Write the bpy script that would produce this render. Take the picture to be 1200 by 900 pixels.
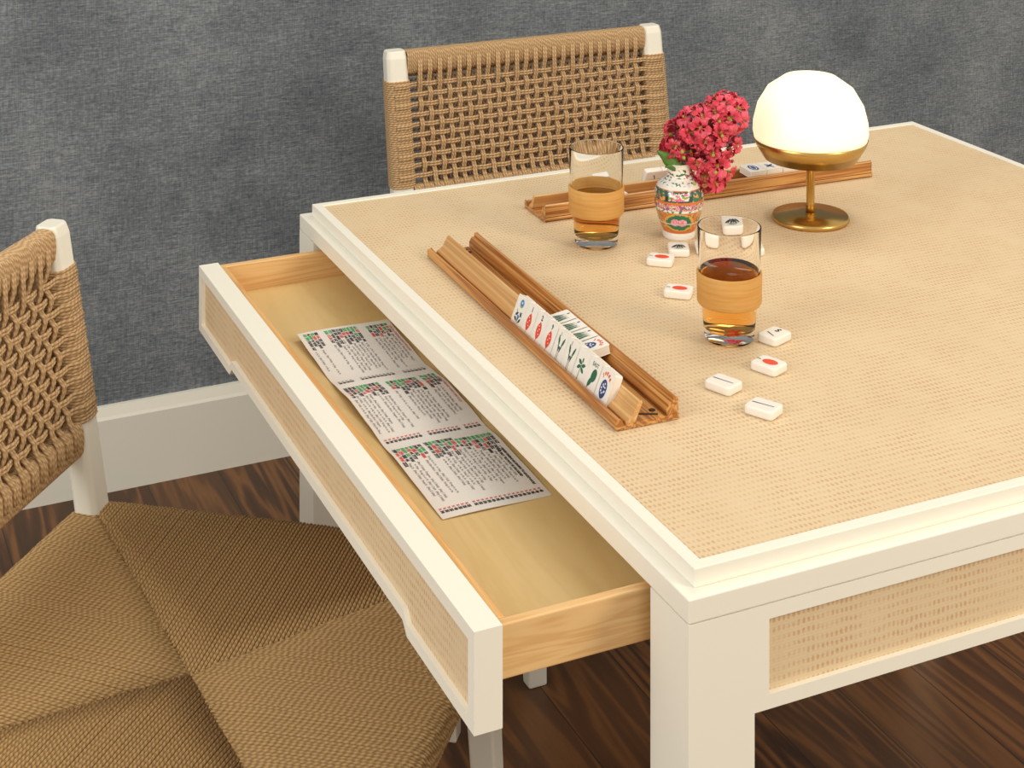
import bpy, math, random
from mathutils import Vector, Matrix, noise
random.seed(7)
PI = math.pi
for o in list(bpy.data.objects): bpy.data.objects.remove(o, do_unlink=True)
SC = bpy.context.scene
COL = SC.collection
T = 0.75                                   # height of the table top
# ---------------------------------------------------------------- camera
cam = bpy.data.cameras.new('camera'); camo = bpy.data.objects.new('camera', cam); COL.objects.link(camo)
cam.sensor_width = 36.0; cam.lens = 1947.3/1200*36; cam.clip_start = .05; cam.clip_end = 50
camo.location = (-0.6231, -1.0517, T+0.6655); camo.rotation_euler = (PI/2, 0, -0.4251)
cam.shift_x = (600-592.4)/1200; cam.shift_y = -(450+385.6)/1200
SC.camera = camo
# ---------------------------------------------------------------- view and world
SC.view_settings.view_transform = 'Standard'; SC.view_settings.look = 'None'
SC.view_settings.exposure = 0.0; SC.view_settings.gamma = 1.0; SC.view_settings.use_curve_mapping = False
W = bpy.data.worlds.new('world'); SC.world = W; W.use_nodes = True
bg = W.node_tree.nodes['Background']; bg.inputs[0].default_value = (1.0, 0.935, 0.82, 1); bg.inputs[1].default_value = 0.78
# ---------------------------------------------------------------- lights
def area(name, loc, target, size, power, color):
    l = bpy.data.lights.new(name, 'AREA'); l.shape = 'SQUARE'; l.size = size; l.energy = power; l.color = color
    o = bpy.data.objects.new(name, l); COL.objects.link(o); o.location = loc
    o.rotation_euler = (Vector(target)-Vector(loc)).to_track_quat('-Z', 'Y').to_euler(); return o
area('softbox_left', (-2.3, -0.2, 2.0), (0.2, 0.8, 0.7), 1.2, 27, (1.0, 0.97, 0.93))
area('softbox_right', (1.5, -1.9, 2.2), (0.25, 0.5, 0.7), 0.8, 36, (1.0, 0.86, 0.68))
area('softbox_top', (0.9, 1.0, 2.7), (0.3, 0.6, 0.7), 0.9, 11, (1.0, 0.92, 0.8))
# ---------------------------------------------------------------- materials
def mat(name, color=(.8,.8,.8), rough=.5, metal=0, **kw):
    m = bpy.data.materials.new(name); m.use_nodes = True; b = m.node_tree.nodes['Principled BSDF']
    b.inputs['Base Color'].default_value = (*color, 1); b.inputs['Roughness'].default_value = rough; b.inputs['Metallic'].default_value = metal
    for k, v in kw.items(): b.inputs[k.replace('_', ' ')].default_value = v
    return m
class NT:
    def __init__(s, m): s.m = m; s.t = m.node_tree; s.b = s.t.nodes['Principled BSDF']
    def n(s, typ, **kw):
        nd = s.t.nodes.new(typ)
        for k, v in kw.items(): setattr(nd, k, v)
        return nd
    def l(s, a, b): s.t.links.new(a, b)
    def co(s, scale=(1,1,1), rot=(0,0,0), kind='Object', loc=(0,0,0)):
        tc = s.n('ShaderNodeTexCoord'); mp = s.n('ShaderNodeMapping'); s.l(tc.outputs[kind], mp.inputs[0])
        mp.inputs['Scale'].default_value = scale; mp.inputs['Rotation'].default_value = rot; mp.inputs['Location'].default_value = loc; return mp.outputs[0]
    def noise(s, v, sc=5, det=4, rough=.6, dist=0):
        nd = s.n('ShaderNodeTexNoise'); s.l(v, nd.inputs['Vector']); nd.inputs['Scale'].default_value = sc; nd.inputs['Detail'].default_value = det
        nd.inputs['Roughness'].default_value = rough; nd.inputs['Distortion'].default_value = dist; return nd.outputs['Fac']
    def ramp(s, f, stops):
        r = s.n('ShaderNodeValToRGB'); s.l(f, r.inputs[0]); e = r.color_ramp.elements
        while len(e) < len(stops): e.new(.5)
        for x, (p, c) in zip(e, stops): x.position = p; x.color = (*c, 1) if len(c) == 3 else c
        return r.outputs[0]
    def mix(s, f, a, b, mode='MIX'):
        x = s.n('ShaderNodeMix', data_type='RGBA', blend_type=mode)
        for i, v in ((0, f), (6, a), (7, b)):
            if isinstance(v, (int, float)): x.inputs[i].default_value = v
            elif isinstance(v, tuple): x.inputs[i].default_value = (*v, 1)
            else: s.l(v, x.inputs[i])
        return x.outputs[2]
    def math(s, op, a, b=None, c=None):
        x = s.n('ShaderNodeMath', operation=op)
        for i, v in enumerate((a, b, c)):
            if v is None: continue
            if isinstance(v, (int, float)): x.inputs[i].default_value = v
            else: s.l(v, x.inputs[i])
        return x.outputs[0]
    def sep(s, v): x = s.n('ShaderNodeSeparateXYZ'); s.l(v, x.inputs[0]); return x.outputs
    def color(s, c): s.l(c, s.b.inputs['Base Color'])
    def bump(s, h, st=.3, d=.001):
        x = s.n('ShaderNodeBump'); s.l(h, x.inputs['Height']); x.inputs['Strength'].default_value = st; x.inputs['Distance'].default_value = d
        s.l(x.outputs[0], s.b.inputs['Normal'])
WHITE = mat('white_paint', (.90, .875, .775), .42)
def make_cane(name, ax):
    m = mat(name, (.8,.62,.42), .6); t = NT(m); v = t.co(); X = t.sep(v)
    u, w = X[ax[0]], X[ax[1]]
    big = t.noise(v, 9, 2); fine = t.noise(v, 330, 2)
    jit = t.math('MULTIPLY', t.math('SUBTRACT', t.noise(v, 60, 1), .5), 1.6)
    uu = t.math('ADD', t.math('MULTIPLY', u, 2*PI/.0088), jit); ww = t.math('ADD', t.math('MULTIPLY', w, 2*PI/.0150), jit)
    a = t.math('MULTIPLY', t.math('SINE', uu), t.math('SINE', ww))
    d = t.math('SMOOTH_MIN', t.math('MAXIMUM', t.math('SUBTRACT', t.math('ABSOLUTE', a), .50), 0), .35, .05)
    var = t.noise(v, 140, 2, .8)
    d = t.math('MULTIPLY', d, t.math('MULTIPLY', t.math('MULTIPLY', t.math('POWER', var, 2), t.math('MULTIPLY', t.math('POWER', t.noise(v, 26, 2), 2), 4.0)), 6.0))
    base = t.ramp(big, [(.25, (.70,.545,.335)), (.75, (.77,.615,.395))])
    base = t.mix(t.math('MULTIPLY', fine, .34), base, (.66, .50, .30))
    th = t.math('MULTIPLY', t.math('ADD', t.math('SINE', t.math('MULTIPLY', w, 2*PI/.0024)), 1), .10)
    base = t.mix(th, base, (.86,.72,.52))
    col = t.mix(t.math('MINIMUM', d, .72), base, (.60, .33, .17)); t.color(col)
    t.bump(t.math('SUBTRACT', t.math('MULTIPLY', fine, .4), d), .5, .0004); return m
CANE = make_cane('woven_cane_top', (0, 1)); CANE_S = make_cane('woven_cane_side', (1, 2)); CANE_F = make_cane('woven_cane_front', (0, 2))
def make_wood(name, stops, axis=1, freq=60, stretch=.05, rough=.45, dist=1.2, bump=.1, rings=True, coat=0, ringw=1.0):
    m = mat(name, stops[0][1], rough); t = NT(m); sc = [1, 1, 1]; sc[axis] = stretch; v = t.co(tuple(sc))
    n1 = t.noise(v, freq*.18, 3, .55, dist); n2 = t.noise(v, freq*6, 3)
    f = n1
    if rings:
        f = t.math('MULTIPLY_ADD', t.math('SINE', t.math('MULTIPLY', n1, 46.0)), .5*ringw, .5); f = t.math('ADD', t.math('MULTIPLY', f, .5), t.math('MULTIPLY', n1, .5))
    f = t.math('ADD', t.math('MULTIPLY', f, .8), t.math('MULTIPLY', n2, .2))
    t.color(t.ramp(f, stops)); t.bump(n2, bump, .0005)
    if coat: m.node_tree.nodes['Principled BSDF'].inputs['Coat Weight'].default_value = coat
    return m
PINE_X = make_wood('pine_side', [(.1, (.62,.33,.12)), (.45, (.76,.47,.20)), (.9, (.82,.56,.27))], 0, 190, .045)
PINE_Y = make_wood('pine_front', [(.1, (.62,.30,.09)), (.5, (.74,.42,.15)), (.9, (.80,.50,.21))], 1, 190, .04)
PLY = make_wood('birch_plywood', [(.15, (.66,.445,.17)), (.5, (.74,.53,.24)), (.9, (.78,.58,.28))], 1, 44, .22, .35, 1.4, .05, ringw=.45)
RACKW = make_wood('acacia', [(.15, (.20,.06,.012)), (.40, (.44,.17,.038)), (.60, (.62,.30,.08)), (.85, (.74,.43,.16))], 0, 330, .022, .32, .6, .1, coat=.3)
RACKL = make_wood('acacia_pale', [(.1, (.52,.24,.07)), (.5, (.68,.38,.14)), (.9, (.78,.54,.26))], 0, 260, .022, .32, .6, .1, coat=.3)
def make_floor():
    m = mat('walnut_floor', (.1,.04,.02), .42); t = NT(m); v = t.co(); X = t.sep(v)
    pl = t.math('FLOOR', t.math('DIVIDE', X[0], .125))
    off = t.math('MULTIPLY', pl, 3.71)
    cb = t.n('ShaderNodeCombineXYZ'); t.l(X[0], cb.inputs[0]); t.l(t.math('MULTIPLY', X[1], .09), cb.inputs[1]); t.l(off, cb.inputs[2])
    n1 = t.noise(cb.outputs[0], 9, 3, .5, 1.0); r = t.math('MULTIPLY_ADD', t.math('SINE', t.math('MULTIPLY', n1, 60)), .5, .5); n2 = t.noise(cb.outputs[0], 260, 3)
    f = t.math('ADD', t.math('MULTIPLY', r, .6), t.math('MULTIPLY', n2, .4))
    wn = t.n('ShaderNodeTexWhiteNoise', noise_dimensions='1D'); t.l(pl, wn.inputs['W'])
    c = t.ramp(f, [(.1, (.035,.011,.0025)), (.5, (.088,.031,.007)), (.85, (.22,.088,.022))])
    c = t.mix(t.math('MULTIPLY', wn.outputs[0], .5), c, (.16,.065,.018))
    g = t.math('FRACT', t.math('DIVIDE', X[0], .125)); gap = t.math('LESS_THAN', g, .014)
    c = t.mix(gap, c, (.015,.006,.003)); t.color(c); t.bump(f, .12, .0006); return m
FLOOR = make_floor()
def make_wall():
    m = mat('blue_grey_linen_wallpaper', (.15,.16,.17), .85); t = NT(m)
    a = t.noise(t.co((28, 1, 520)), 1, 4, .65); b = t.noise(t.co((620, 1, 30)), 1, 4, .65); c = t.noise(t.co((5, 5, 6)), 1, 4, .6); d = t.noise(t.co((140, 1, 260)), 1, 3)
    f = t.math('ADD', t.math('MULTIPLY', a, .32), t.math('MULTIPLY', b, .22)); f = t.math('ADD', f, t.math('MULTIPLY', c, .2)); f = t.math('ADD', f, t.math('MULTIPLY', d, .26))
    t.color(t.ramp(f, [(.39, (.068,.084,.104)), (.50, (.165,.188,.212)), (.62, (.34,.365,.385))])); t.bump(f, .3, .001); return m
WALL = make_wall()
def make_cord(name, cols, k1=900., k2=2.):
    m = mat(name, cols[0], .8); t = NT(m)
    uv = t.n('ShaderNodeUVMap'); X = t.sep(uv.outputs[0])
    s = t.math('SINE', t.math('ADD', t.math('MULTIPLY', X[0], k1), t.math('MULTIPLY', X[1], 2*PI*k2)))
    s = t.math('ADD', t.math('MULTIPLY', s, .5), .5); n = t.noise(t.co((1,1,1)), 420, 3)
    f = t.math('ADD', t.math('MULTIPLY', s, .55), t.math('MULTIPLY', n, .45))
    t.color(t.ramp(f, [(.10, cols[0]), (.45, cols[1]), (.8, cols[2])])); t.bump(s, .35, .0008); return m  # slanted stripes put the twisted strands' shading into the cord colour
CORD = make_cord('paper_cord', [(.40,.24,.11), (.53,.345,.175), (.65,.455,.255)])
CORD_S = make_cord('seat_cord', [(.25,.135,.045), (.43,.265,.105), (.54,.355,.155)], 950.)
TILE = mat('ivory_tile', (.90,.86,.79), .22, Subsurface_Weight=.12); TILE.node_tree.nodes['Principled BSDF'].inputs['Subsurface Radius'].default_value = (.01,.006,.004); TILE.node_tree.nodes['Principled BSDF'].inputs['Subsurface Scale'].default_value = .4
INK = {k: mat('paint_'+k, c, .4) for k, c in dict(red=(.80,.075,.03), green=(.025,.14,.075), dark=(.02,.04,.05), blue=(.03,.065,.22), sky=(.06,.22,.72), lime=(.28,.42,.12), pale=(.75,.78,.85)).items()}
PAPER = mat('card_stock', (.78,.735,.69), .55)
PINK_ = {k: mat('print_'+k, c, .6) for k, c in dict(black=(.05,.045,.05), grey=(.26,.24,.25), green=(.05,.40,.12), red=(.72,.08,.06)).items()}
GLASS = mat('clear_glass', (1,1,1), .01, Transmission_Weight=1.0, IOR=1.15)
def make_tea():
    m = bpy.data.materials.new('tea'); m.use_nodes = True; nt = m.node_tree; nt.nodes.clear()
    o = nt.nodes.new('ShaderNodeOutputMaterial'); g = nt.nodes.new('ShaderNodeBsdfPrincipled'); g.inputs['Base Color'].default_value = (1.0,.86,.60,1)
    g.inputs['Transmission Weight'].default_value = 1; g.inputs['Roughness'].default_value = .03; g.inputs['IOR'].default_value = 1.18
    v = nt.nodes.new('ShaderNodeVolumeAbsorption'); v.inputs['Color'].default_value = (.97,.66,.03,1); v.inputs['Density'].default_value = 32
    nt.links.new(g.outputs[0], o.inputs[0]); nt.links.new(v.outputs[0], o.inputs[1]); return m
TEA = make_tea()
RATTAN = mat('rattan_strip', (.78,.47,.17), .5); t = NT(RATTAN); v = t.co((1,1,70)); n = t.noise(v, 9, 3); n2 = t.noise(t.co((40,40,900)), 1, 2)
t.color(t.ramp(t.math('ADD', t.math('MULTIPLY', n, .6), t.math('MULTIPLY', n2, .4)), [(.3, (.66,.33,.07)), (.5, (.86,.52,.16)), (.75, (.93,.64,.26))])); t.bump(n, .5, .0008)
RATTAN.node_tree.nodes['Principled BSDF'].inputs['Transmission Weight'].default_value = .0
tr = t.n('ShaderNodeBsdfTranslucent'); tr.inputs[0].default_value = (1.0,.74,.34,1); mx = t.n('ShaderNodeMixShader'); mx.inputs[0].default_value = .42
t.l(t.b.outputs[0], mx.inputs[1]); t.l(tr.outputs[0], mx.inputs[2]); t.l(mx.outputs[0], t.t.nodes['Material Output'].inputs[0])
BRASS = mat('brass', (.62,.40,.13), .28, 1.0)
SHADE = mat('opal_glass', (.95,.88,.68), .35); b = SHADE.node_tree.nodes['Principled BSDF']; b.inputs['Emission Color'].default_value = (1.0,.86,.56,1); b.inputs['Emission Strength'].default_value = .75
PETAL = mat('petal', (.75,.055,.10), .6); t = NT(PETAL); n = t.noise(t.co((1,1,1)), 90, 3)
t.color(t.ramp(n, [(.3, (.58,.02,.05)), (.5, (.80,.07,.12)), (.75, (.90,.19,.26))])); t.b.inputs['Subsurface Weight'].default_value = .12; t.b.inputs['Subsurface Scale'].default_value = .003
LEAF = mat('leaf_green', (.09,.22,.035), .45); BUD = mat('bud_green', (.36,.40,.06), .5); STEM = mat('stem_brown', (.16,.17,.05), .6); STAMEN = mat('stamen_yellow', (.75,.55,.12), .6)
METAL = mat('grey_metal_slide', (.42,.45,.46), .35, .6)
DARKH = mat('dark_hole', (.05,.025,.01), .8)
PORC = mat('painted_porcelain', (.9,.88,.82), .18); t = NT(PORC); ca = t.n('ShaderNodeVertexColor', layer_name='paint'); t.color(ca.outputs[0]); t.b.inputs['Coat Weight'].default_value = .5
GLAZE = mat('white_glaze', (.88,.86,.80), .18)
# ---------------------------------------------------------------- mesh helpers
class MB:
    def __init__(s): s.v = []; s.f = []; s.mi = []; s.uv = []; s.sm = []
    def add(s, vs, fs, mi=0, uvs=None, smooth=False, M=None):
        o = len(s.v)
        for p in vs:
            p = Vector(p); s.v.append(tuple(M @ p if M else p))
        for i, f in enumerate(fs):
            s.f.append([o+k for k in f]); s.mi.append(mi); s.sm.append(smooth)
            s.uv.append(uvs[i] if uvs else [(0,0)]*len(f))
        return s
    def box(s, a, b, mi=0, M=None):
        x0,y0,z0 = a; x1,y1,z1 = b
        vs = [(x0,y0,z0),(x1,y0,z0),(x1,y1,z0),(x0,y1,z0),(x0,y0,z1),(x1,y0,z1),(x1,y1,z1),(x0,y1,z1)]
        return s.add(vs, [(0,3,2,1),(4,5,6,7),(0,1,5,4),(1,2,6,5),(2,3,7,6),(3,0,4,7)], mi, M=M)
    def extr(s, poly, axis, a, b, mi=0, M=None, smooth=False):
        # poly in the two other axes, extruded along axis from a to b
        n = len(poly); vs = []
        for t_ in (a, b):
            for (p, q) in poly:
                vs.append({0:(t_,p,q), 1:(p,t_,q), 2:(p,q,t_)}[axis])
        fs = [tuple(range(n)), tuple(range(2*n-1, n-1, -1))]+[(i, (i+1)%n, n+(i+1)%n, n+i) for i in range(n)]
        return s.add(vs, fs, mi, M=M, smooth=smooth)
    def lathe(s, prof, seg=48, mi=0, c=(0,0,0), M=None, closed=False):
        vs = []; fs = []; n = len(prof)
        for (r, z) in prof:
            for k in range(seg):
                a = 2*PI*k/seg; vs.append((c[0]+r*math.cos(a), c[1]+r*math.sin(a), c[2]+z))
        for i in range(n if closed else n-1):
            j = (i+1) % n
            for k in range(seg): l = (k+1) % seg; fs.append((i*seg+k, i*seg+l, j*seg+l, j*seg+k))
        if not closed:
            if prof[0][0] > 1e-6: fs.append(tuple(range(seg-1, -1, -1)))
            if prof[-1][0] > 1e-6: fs.append(tuple((n-1)*seg+k for k in range(seg)))
        return s.add(vs, fs, mi, smooth=True, M=M)
    def tube(s, pts, r, seg=6, mi=0, up=None, cap=True, M=None, closed=False, u0=0):
        pts = [Vector(p) for p in pts]; n = len(pts); vs = []; fs = []; uvs = []; L = u0; prevx = None
        Ls = [u0]
        for i in range(1, n): L += (pts[i]-pts[i-1]).length; Ls.append(L)
        if closed: Ls.append(L+(pts[0]-pts[-1]).length)
        for i, p in enumerate(pts):
            if closed: tan = pts[(i+1)%n]-pts[i-1]
            else: tan = pts[min(i+1, n-1)]-pts[max(i-1, 0)]
            tan.normalize()
            if prevx is None:
                ref = Vector(up) if up else (Vector((0,0,1)) if abs(tan.z) < .9 else Vector((1,0,0)))
                x = tan.cross(ref).normalized()
            else:
                x = (prevx - tan*prevx.dot(tan)).normalized()
            y = tan.cross(x); prevx = x; rr = r[i] if isinstance(r, (list, tuple)) else r
            for k in range(seg):
                a = 2*PI*k/seg; vs.append(p+(x*math.cos(a)+y*math.sin(a))*rr)
        for i in range(n if closed else n-1):
            j = (i+1) % n
            for k in range(seg):
                l = (k+1) % seg; fs.append((i*seg+k, i*seg+l, j*seg+l, j*seg+k)[::-1])
                uvs.append([(Ls[i],k/seg),(Ls[i],(k+1)/seg),(Ls[i+1],(k+1)/seg),(Ls[i+1],k/seg)][::-1])
        if cap and not closed:
            fs.append(tuple(range(seg))); fs.append(tuple((n-1)*seg+k for k in range(seg-1, -1, -1))); uvs += [[(0,0)]*seg]*2
        return s.add(vs, fs, mi, uvs, True, M)
    def build(s, name, mats, parent=None, bevel=0, seg=2, loc=None, rot=None):
        me = bpy.data.meshes.new(name); me.from_pydata(s.v, [], s.f); me.update()
        if not isinstance(mats, (list, tuple)): mats = [mats]
        for m in mats: me.materials.append(m)
        me.polygons.foreach_set('material_index', s.mi); me.polygons.foreach_set('use_smooth', s.sm)
        uvl = me.uv_layers.new(name='UVMap'); flat = [c for f in s.uv for p in f for c in p]; uvl.data.foreach_set('uv', flat)
        o = bpy.data.objects.new(name, me); COL.objects.link(o); o.parent = parent
        if bevel:
            b = o.modifiers.new('bevel', 'BEVEL'); b.width = bevel; b.segments = seg; b.limit_method = 'ANGLE'; b.angle_limit = .6; b.harden_normals = False
        if loc: o.location = loc
        if rot: o.rotation_euler = rot
        return o
def thing(name, label, cat, loc=(0,0,0), rot=(0,0,0), group=None):
    o = bpy.data.objects.new(name, None); COL.objects.link(o); o.location = loc; o.rotation_euler = rot; o.empty_display_size = .05
    return tag(o, label, cat, group)
def tag(o, label, cat, group=None):
    o['label'] = label; o['category'] = cat
    if group: o['group'] = group
    return o
def struct(o): o['kind'] = 'structure'; return o
def dup(root, label, loc, rot, name=None, group=None):
    r = root.copy(); COL.objects.link(r); r.location = loc; r.rotation_euler = rot; r['label'] = label
    if group: r['group'] = group
    for ch in root.children:
        c = ch.copy(); COL.objects.link(c); c.parent = r
        for g in ch.children: d = g.copy(); COL.objects.link(d); d.parent = c
    return r
def rbox(mb, a, b, r, axis=2, mi=0, M=None, n=4):
    # box with the four edges along axis rounded by r
    idx = [i for i in range(3) if i != axis]; a0, a1 = a[idx[0]], a[idx[1]]; b0, b1 = b[idx[0]], b[idx[1]]; poly = []
    for (cx, cy, s0) in ((b0-r, b1-r, 0), (a0+r, b1-r, PI/2), (a0+r, a1+r, PI), (b0-r, a1+r, 1.5*PI)):
        for k in range(n+1): t_ = s0+PI/2*k/n; poly.append((cx+r*math.cos(t_), cy+r*math.sin(t_)))
    return mb.extr(poly, axis, a[axis], b[axis], mi, M)
# ---------------------------------------------------------------- the room
struct(MB().box((-3.2, -3.0, -.04), (4.2, 1.88, 0)).build('floor', FLOOR))
struct(MB().box((-3.2, 1.855, 0), (4.2, 1.93, 2.9)).build('wall_back', WALL))
struct(MB().extr([(1.838, 0), (1.855, 0), (1.855, .145), (1.847, .145), (1.841, .13), (1.838, .125)], 0, -3.2, 4.2).build('baseboard_back', WHITE))
# ---------------------------------------------------------------- table
L = .95; LW = .0568; ZS = T-.0144-.0187; ZB = T-.1115
tb = thing('game_table', 'white square game table with woven cane top, its left drawer pulled open', 'table', (L/2, L/2, 0))
inv = Matrix.Translation((-L/2, -L/2, 0))
def tpart(mb, name, m, bevel=0, lab=None):
    o = mb.build(name, m, tb, bevel); o.location = (-L/2, -L/2, 0)
    if lab: o['label'] = lab
    return o
e, w = .0123, .0113
def frame_rect(mb, o, i, z0, z1, mi=0):
    # ring between the outer square (inset o) and the inner square (inset i)
    a, b = o, L-o; c, d = i, L-i
    vs = [(a,a,z0),(b,a,z0),(b,b,z0),(a,b,z0),(c,c,z0),(d,c,z0),(d,d,z0),(c,d,z0)]; vs += [(x,y,z1) for x,y,_ in vs]
    fs = []
    for k in range(4):
        n = (k+1)%4; fs += [(k, n, 4+n, 4+k)[::-1], (8+k, 8+n, 12+n, 12+k), (k, n, 8+n, 8+k), (4+k, 4+n, 12+n, 12+k)[::-1]]
    return mb.add(vs, fs, mi)
m_ = MB(); frame_rect(m_, e, e+w, T-.0144, T); tpart(m_, 'top_border', WHITE, .0008)
tpart(MB().box((e+w, e+w, T-.014), (L-e-w, L-e-w, T-.0012)), 'woven_top_panel', CANE, 0, 'tan woven cane panel')
tpart(MB().box((0, 0, ZS+.0006), (L, L, T-.0144)), 'top_slab', WHITE, .001)
for (x, y) in ((0, 0), (L-LW, 0), (0, L-LW), (L-LW, L-LW)):
    tpart(MB().box((x, y, 0), (x+LW, y+LW, ZS)), 'leg', WHITE)
def apron(axis, pos, sgn):
    # framed apron between the legs: axis 0 runs along X, 1 along Y; pos = outer face; sgn = inward direction
    def bx(mb, u0, u1, z0, z1, d0, d1):
        p0, p1 = sorted((pos+sgn*d0, pos+sgn*d1))
        return mb.box((u0, p0, z0), (u1, p1, z1)) if axis == 0 else mb.box((p0, u0, z0), (p1, u1, z1))
    mb = MB(); a, b = LW, L-LW
    bx(mb, a, a+.013, ZB, ZS, 0, .024); bx(mb, b-.013, b, ZB, ZS, 0, .024); bx(mb, a+.013, b-.013, ZS-.011, ZS, 0, .024); bx(mb, a+.013, b-.013, ZB, ZB+.011, 0, .024)
    ap = tpart(mb, 'apron_frame', WHITE)
    p = bx(MB(), a+.012, b-.012, ZB+.009, ZS-.009, .0045, .012).build('apron_panel', CANE_F if axis == 0 else CANE_S, ap); p['label'] = 'tan woven cane panel set in the apron'
apron(0, 0, 1); apron(0, L, -1); apron(1, L, -1)
# inner runner boards either side of the drawer
tpart(MB().box((.03, .0568, ZB+.006), (L-.03, .0655, ZS-.002)), 'drawer_runner_board', WHITE); tpart(MB().box((.03, L-.0655, ZB+.006), (L-.03, L-.0568, ZS-.002)), 'drawer_runner_board', WHITE)
# ---- drawer (a part of the table: runs on its slides)
dx0, dx1 = -.1434, -.1205; dy0, dy1 = .0637, L-.0637; dz0, dz1, dzn = T-.0369, T-.1129, T-.1040
dr = bpy.data.objects.new('drawer', None); COL.objects.link(dr); dr.parent = tb; dr.location = (-L/2, -L/2, 0); dr['label'] = 'open drawer with pine box and woven cane front'
n0, n1 = .205, L-.205
def zpath(zA, zB_, y0, y1, inset):      # lower edge with the raised finger cut-out in the middle
    return [(y0, zA), (n0-.004, zA), (n0+.006, zB_), (n1-.006, zB_), (n1+.004, zA), (y1, zA)]
mb = MB()
lo = zpath(dz1, dzn, dy0, dy1, 0); hi = zpath(dz1+.0095, dzn+.0095, dy0+.0115, dy1-.0115, 0)
# bottom rail
for k in range(5):
    (ya, za), (yb, zb) = lo[k], lo[k+1]; (yc, zc), (yd, zd) = hi[k], hi[k+1]
    vs = [(dx0,ya,za),(dx1,ya,za),(dx1,yb,zb),(dx0,yb,zb),(dx0,yc,zc),(dx1,yc,zc),(dx1,yd,zd),(dx0,yd,zd)]
    fs = [(0,3,2,1),(4,5,6,7),(1,2,6,5),(3,0,4,7)]
    mb.add(vs, fs)
zt = dz0-.011
for (ya, yb) in ((dy0, dy0+.0115), (dy1-.0115, dy1)):
    za, zb = (dz1, dz1+.0095) if ya == dy0 else (dz1+.0095, dz1)
    vs = [(dx0,ya,za),(dx1,ya,za),(dx1,yb,zb),(dx0,yb,zb),(dx0,ya,dz0 if ya==dy0 else zt),(dx1,ya,dz0 if ya==dy0 else zt),(dx1,yb,zt if ya==dy0 else dz0),(dx0,yb,zt if ya==dy0 else dz0)]
    mb.add(vs, [(0,1,5,4),(1,2,6,5),(2,3,7,6),(3,0,4,7)])
vs = [(dx0,dy0,dz0),(dx1,dy0,dz0),(dx1,dy1,dz0),(dx0,dy1,dz0),(dx0,dy0+.0115,zt),(dx1,dy0+.0115,zt),(dx1,dy1-.0115,zt),(dx0,dy1-.0115,zt)]
mb.add(vs, [(0,1,2,3),(4,7,6,5),(0,3,7,4),(1,5,6,2)])
df = mb.build('drawer_front', WHITE, dr)
mp = MB().box((dx0+.0045, dy0+.010, dz1+.008), (dx1-.001, dy1-.010, dz0-.009)); o = mp.build('drawer_front_panel', CANE_S, dr); o['label'] = 'tan woven cane panel in the drawer front'
bz1 = T-.0795; bx1 = .33; bt = T-.0385
MB().box((dx1, .0667, bz1), (bx1, .0757, bt)).build('drawer_side', PINE_X, dr, .0012)
MB().box((dx1, L-.0757, bz1), (bx1, L-.0667, bt)).build('drawer_side', PINE_X, dr, .0012)
MB().box((dx1, .0757, bz1), (dx1+.0075, L-.0757, bt)).build('drawer_inner_front', PINE_Y, dr, .001)
MB().box((bx1-.009, .0757, bz1), (bx1, L-.0757, bt)).build('drawer_back', PINE_Y, dr, .001)
MB().box((dx1+.0075, .0757, T-.0765), (bx1-.009, L-.0757, T-.0715)).build('drawer_bottom', PLY, dr)
# ---------------------------------------------------------------- score card
def cardz(t_):      # height of the card above the drawer bottom along its length
    ks = [(0, .0075), (.13, .0045), (.27, .0012), (.33, .0035), (.42, .0065), (.55, .0045), (.655, .0016), (.72, .0036), (.85, .0026), (1, .0012)]
    for (a, za), (b, zb) in zip(ks, ks[1:]):
        if t_ <= b: s = (t_-a)/(b-a); s = s*s*(3-2*s); return za+(zb-za)*s
    return ks[-1][1]
cx0, cx1, cyt, cyb = -.0785, .0275, .7080, .2840
CZ = T-.0715
def cpt(u, v, dz=0):   # u across (0..1 towards the table), v from far end (0) to near end (1)
    return (cx0+(cx1-cx0)*u, cyt+(cyb-cyt)*v, CZ+cardz(v)+.0006*math.sin(u*5)+dz)
card = thing('score_card', 'white folding score card of three panels lying in the open drawer', 'card', (0, .50, CZ))
mb = MB(); NU, NV = 6, 60; vs = []; fs = []
for dz in (0, -.0005):
    for j in range(NV+1):
        for i in range(NU+1): vs.append(cpt(i/NU, j/NV, dz))
N1 = (NU+1)*(NV+1)
for j in range(NV):
    for i in range(NU):
        a = j*(NU+1)+i; fs += [(a, a+1, a+NU+2, a+NU+1), (N1+a, N1+a+NU+1, N1+a+NU+2, N1+a+1)]
for j in range(NV):
    a = j*(NU+1); b = a+NU; fs += [(a, a+NU+1, N1+a+NU+1, N1+a), (b, N1+b, N1+b+NU+1, b+NU+1)]
for i in range(NU):
    a = i; b = NV*(NU+1)+i; fs += [(a, N1+a, N1+a+1, a+1), (b, b+1, N1+b+1, N1+b)]
mb.add(vs, fs, smooth=False); o = mb.build('card_sheet', PAPER, card, loc=(0, -.50, -CZ))
def text_mesh(txt, size, bold=0, align='LEFT'):
    c = bpy.data.curves.new('txt', 'FONT'); c.body = txt; c.size = size; c.resolution_u = 1; c.offset = bold; c.align_x = align
    ob = bpy.data.objects.new('txt', c); COL.objects.link(ob); bpy.context.view_layer.update()
    dg = bpy.context.evaluated_depsgraph_get(); me = ob.evaluated_get(dg).to_mesh()
    vs = [v.co.copy() for v in me.vertices]; fs = [tuple(p.vertices) for p in me.polygons]
    ob.evaluated_get(dg).to_mesh_clear(); bpy.data.objects.remove(ob); bpy.data.curves.remove(c)
    return vs, fs
TXT = {}
def gtext(txt, size, bold=0, align='LEFT'):
    k = (txt, size, bold, align)
    if k not in TXT: TXT[k] = text_mesh(*k)
    return TXT[k]
pm = MB(); rnd = random.Random(3)
CW, CH = cx1-cx0, cyt-cyb
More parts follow.
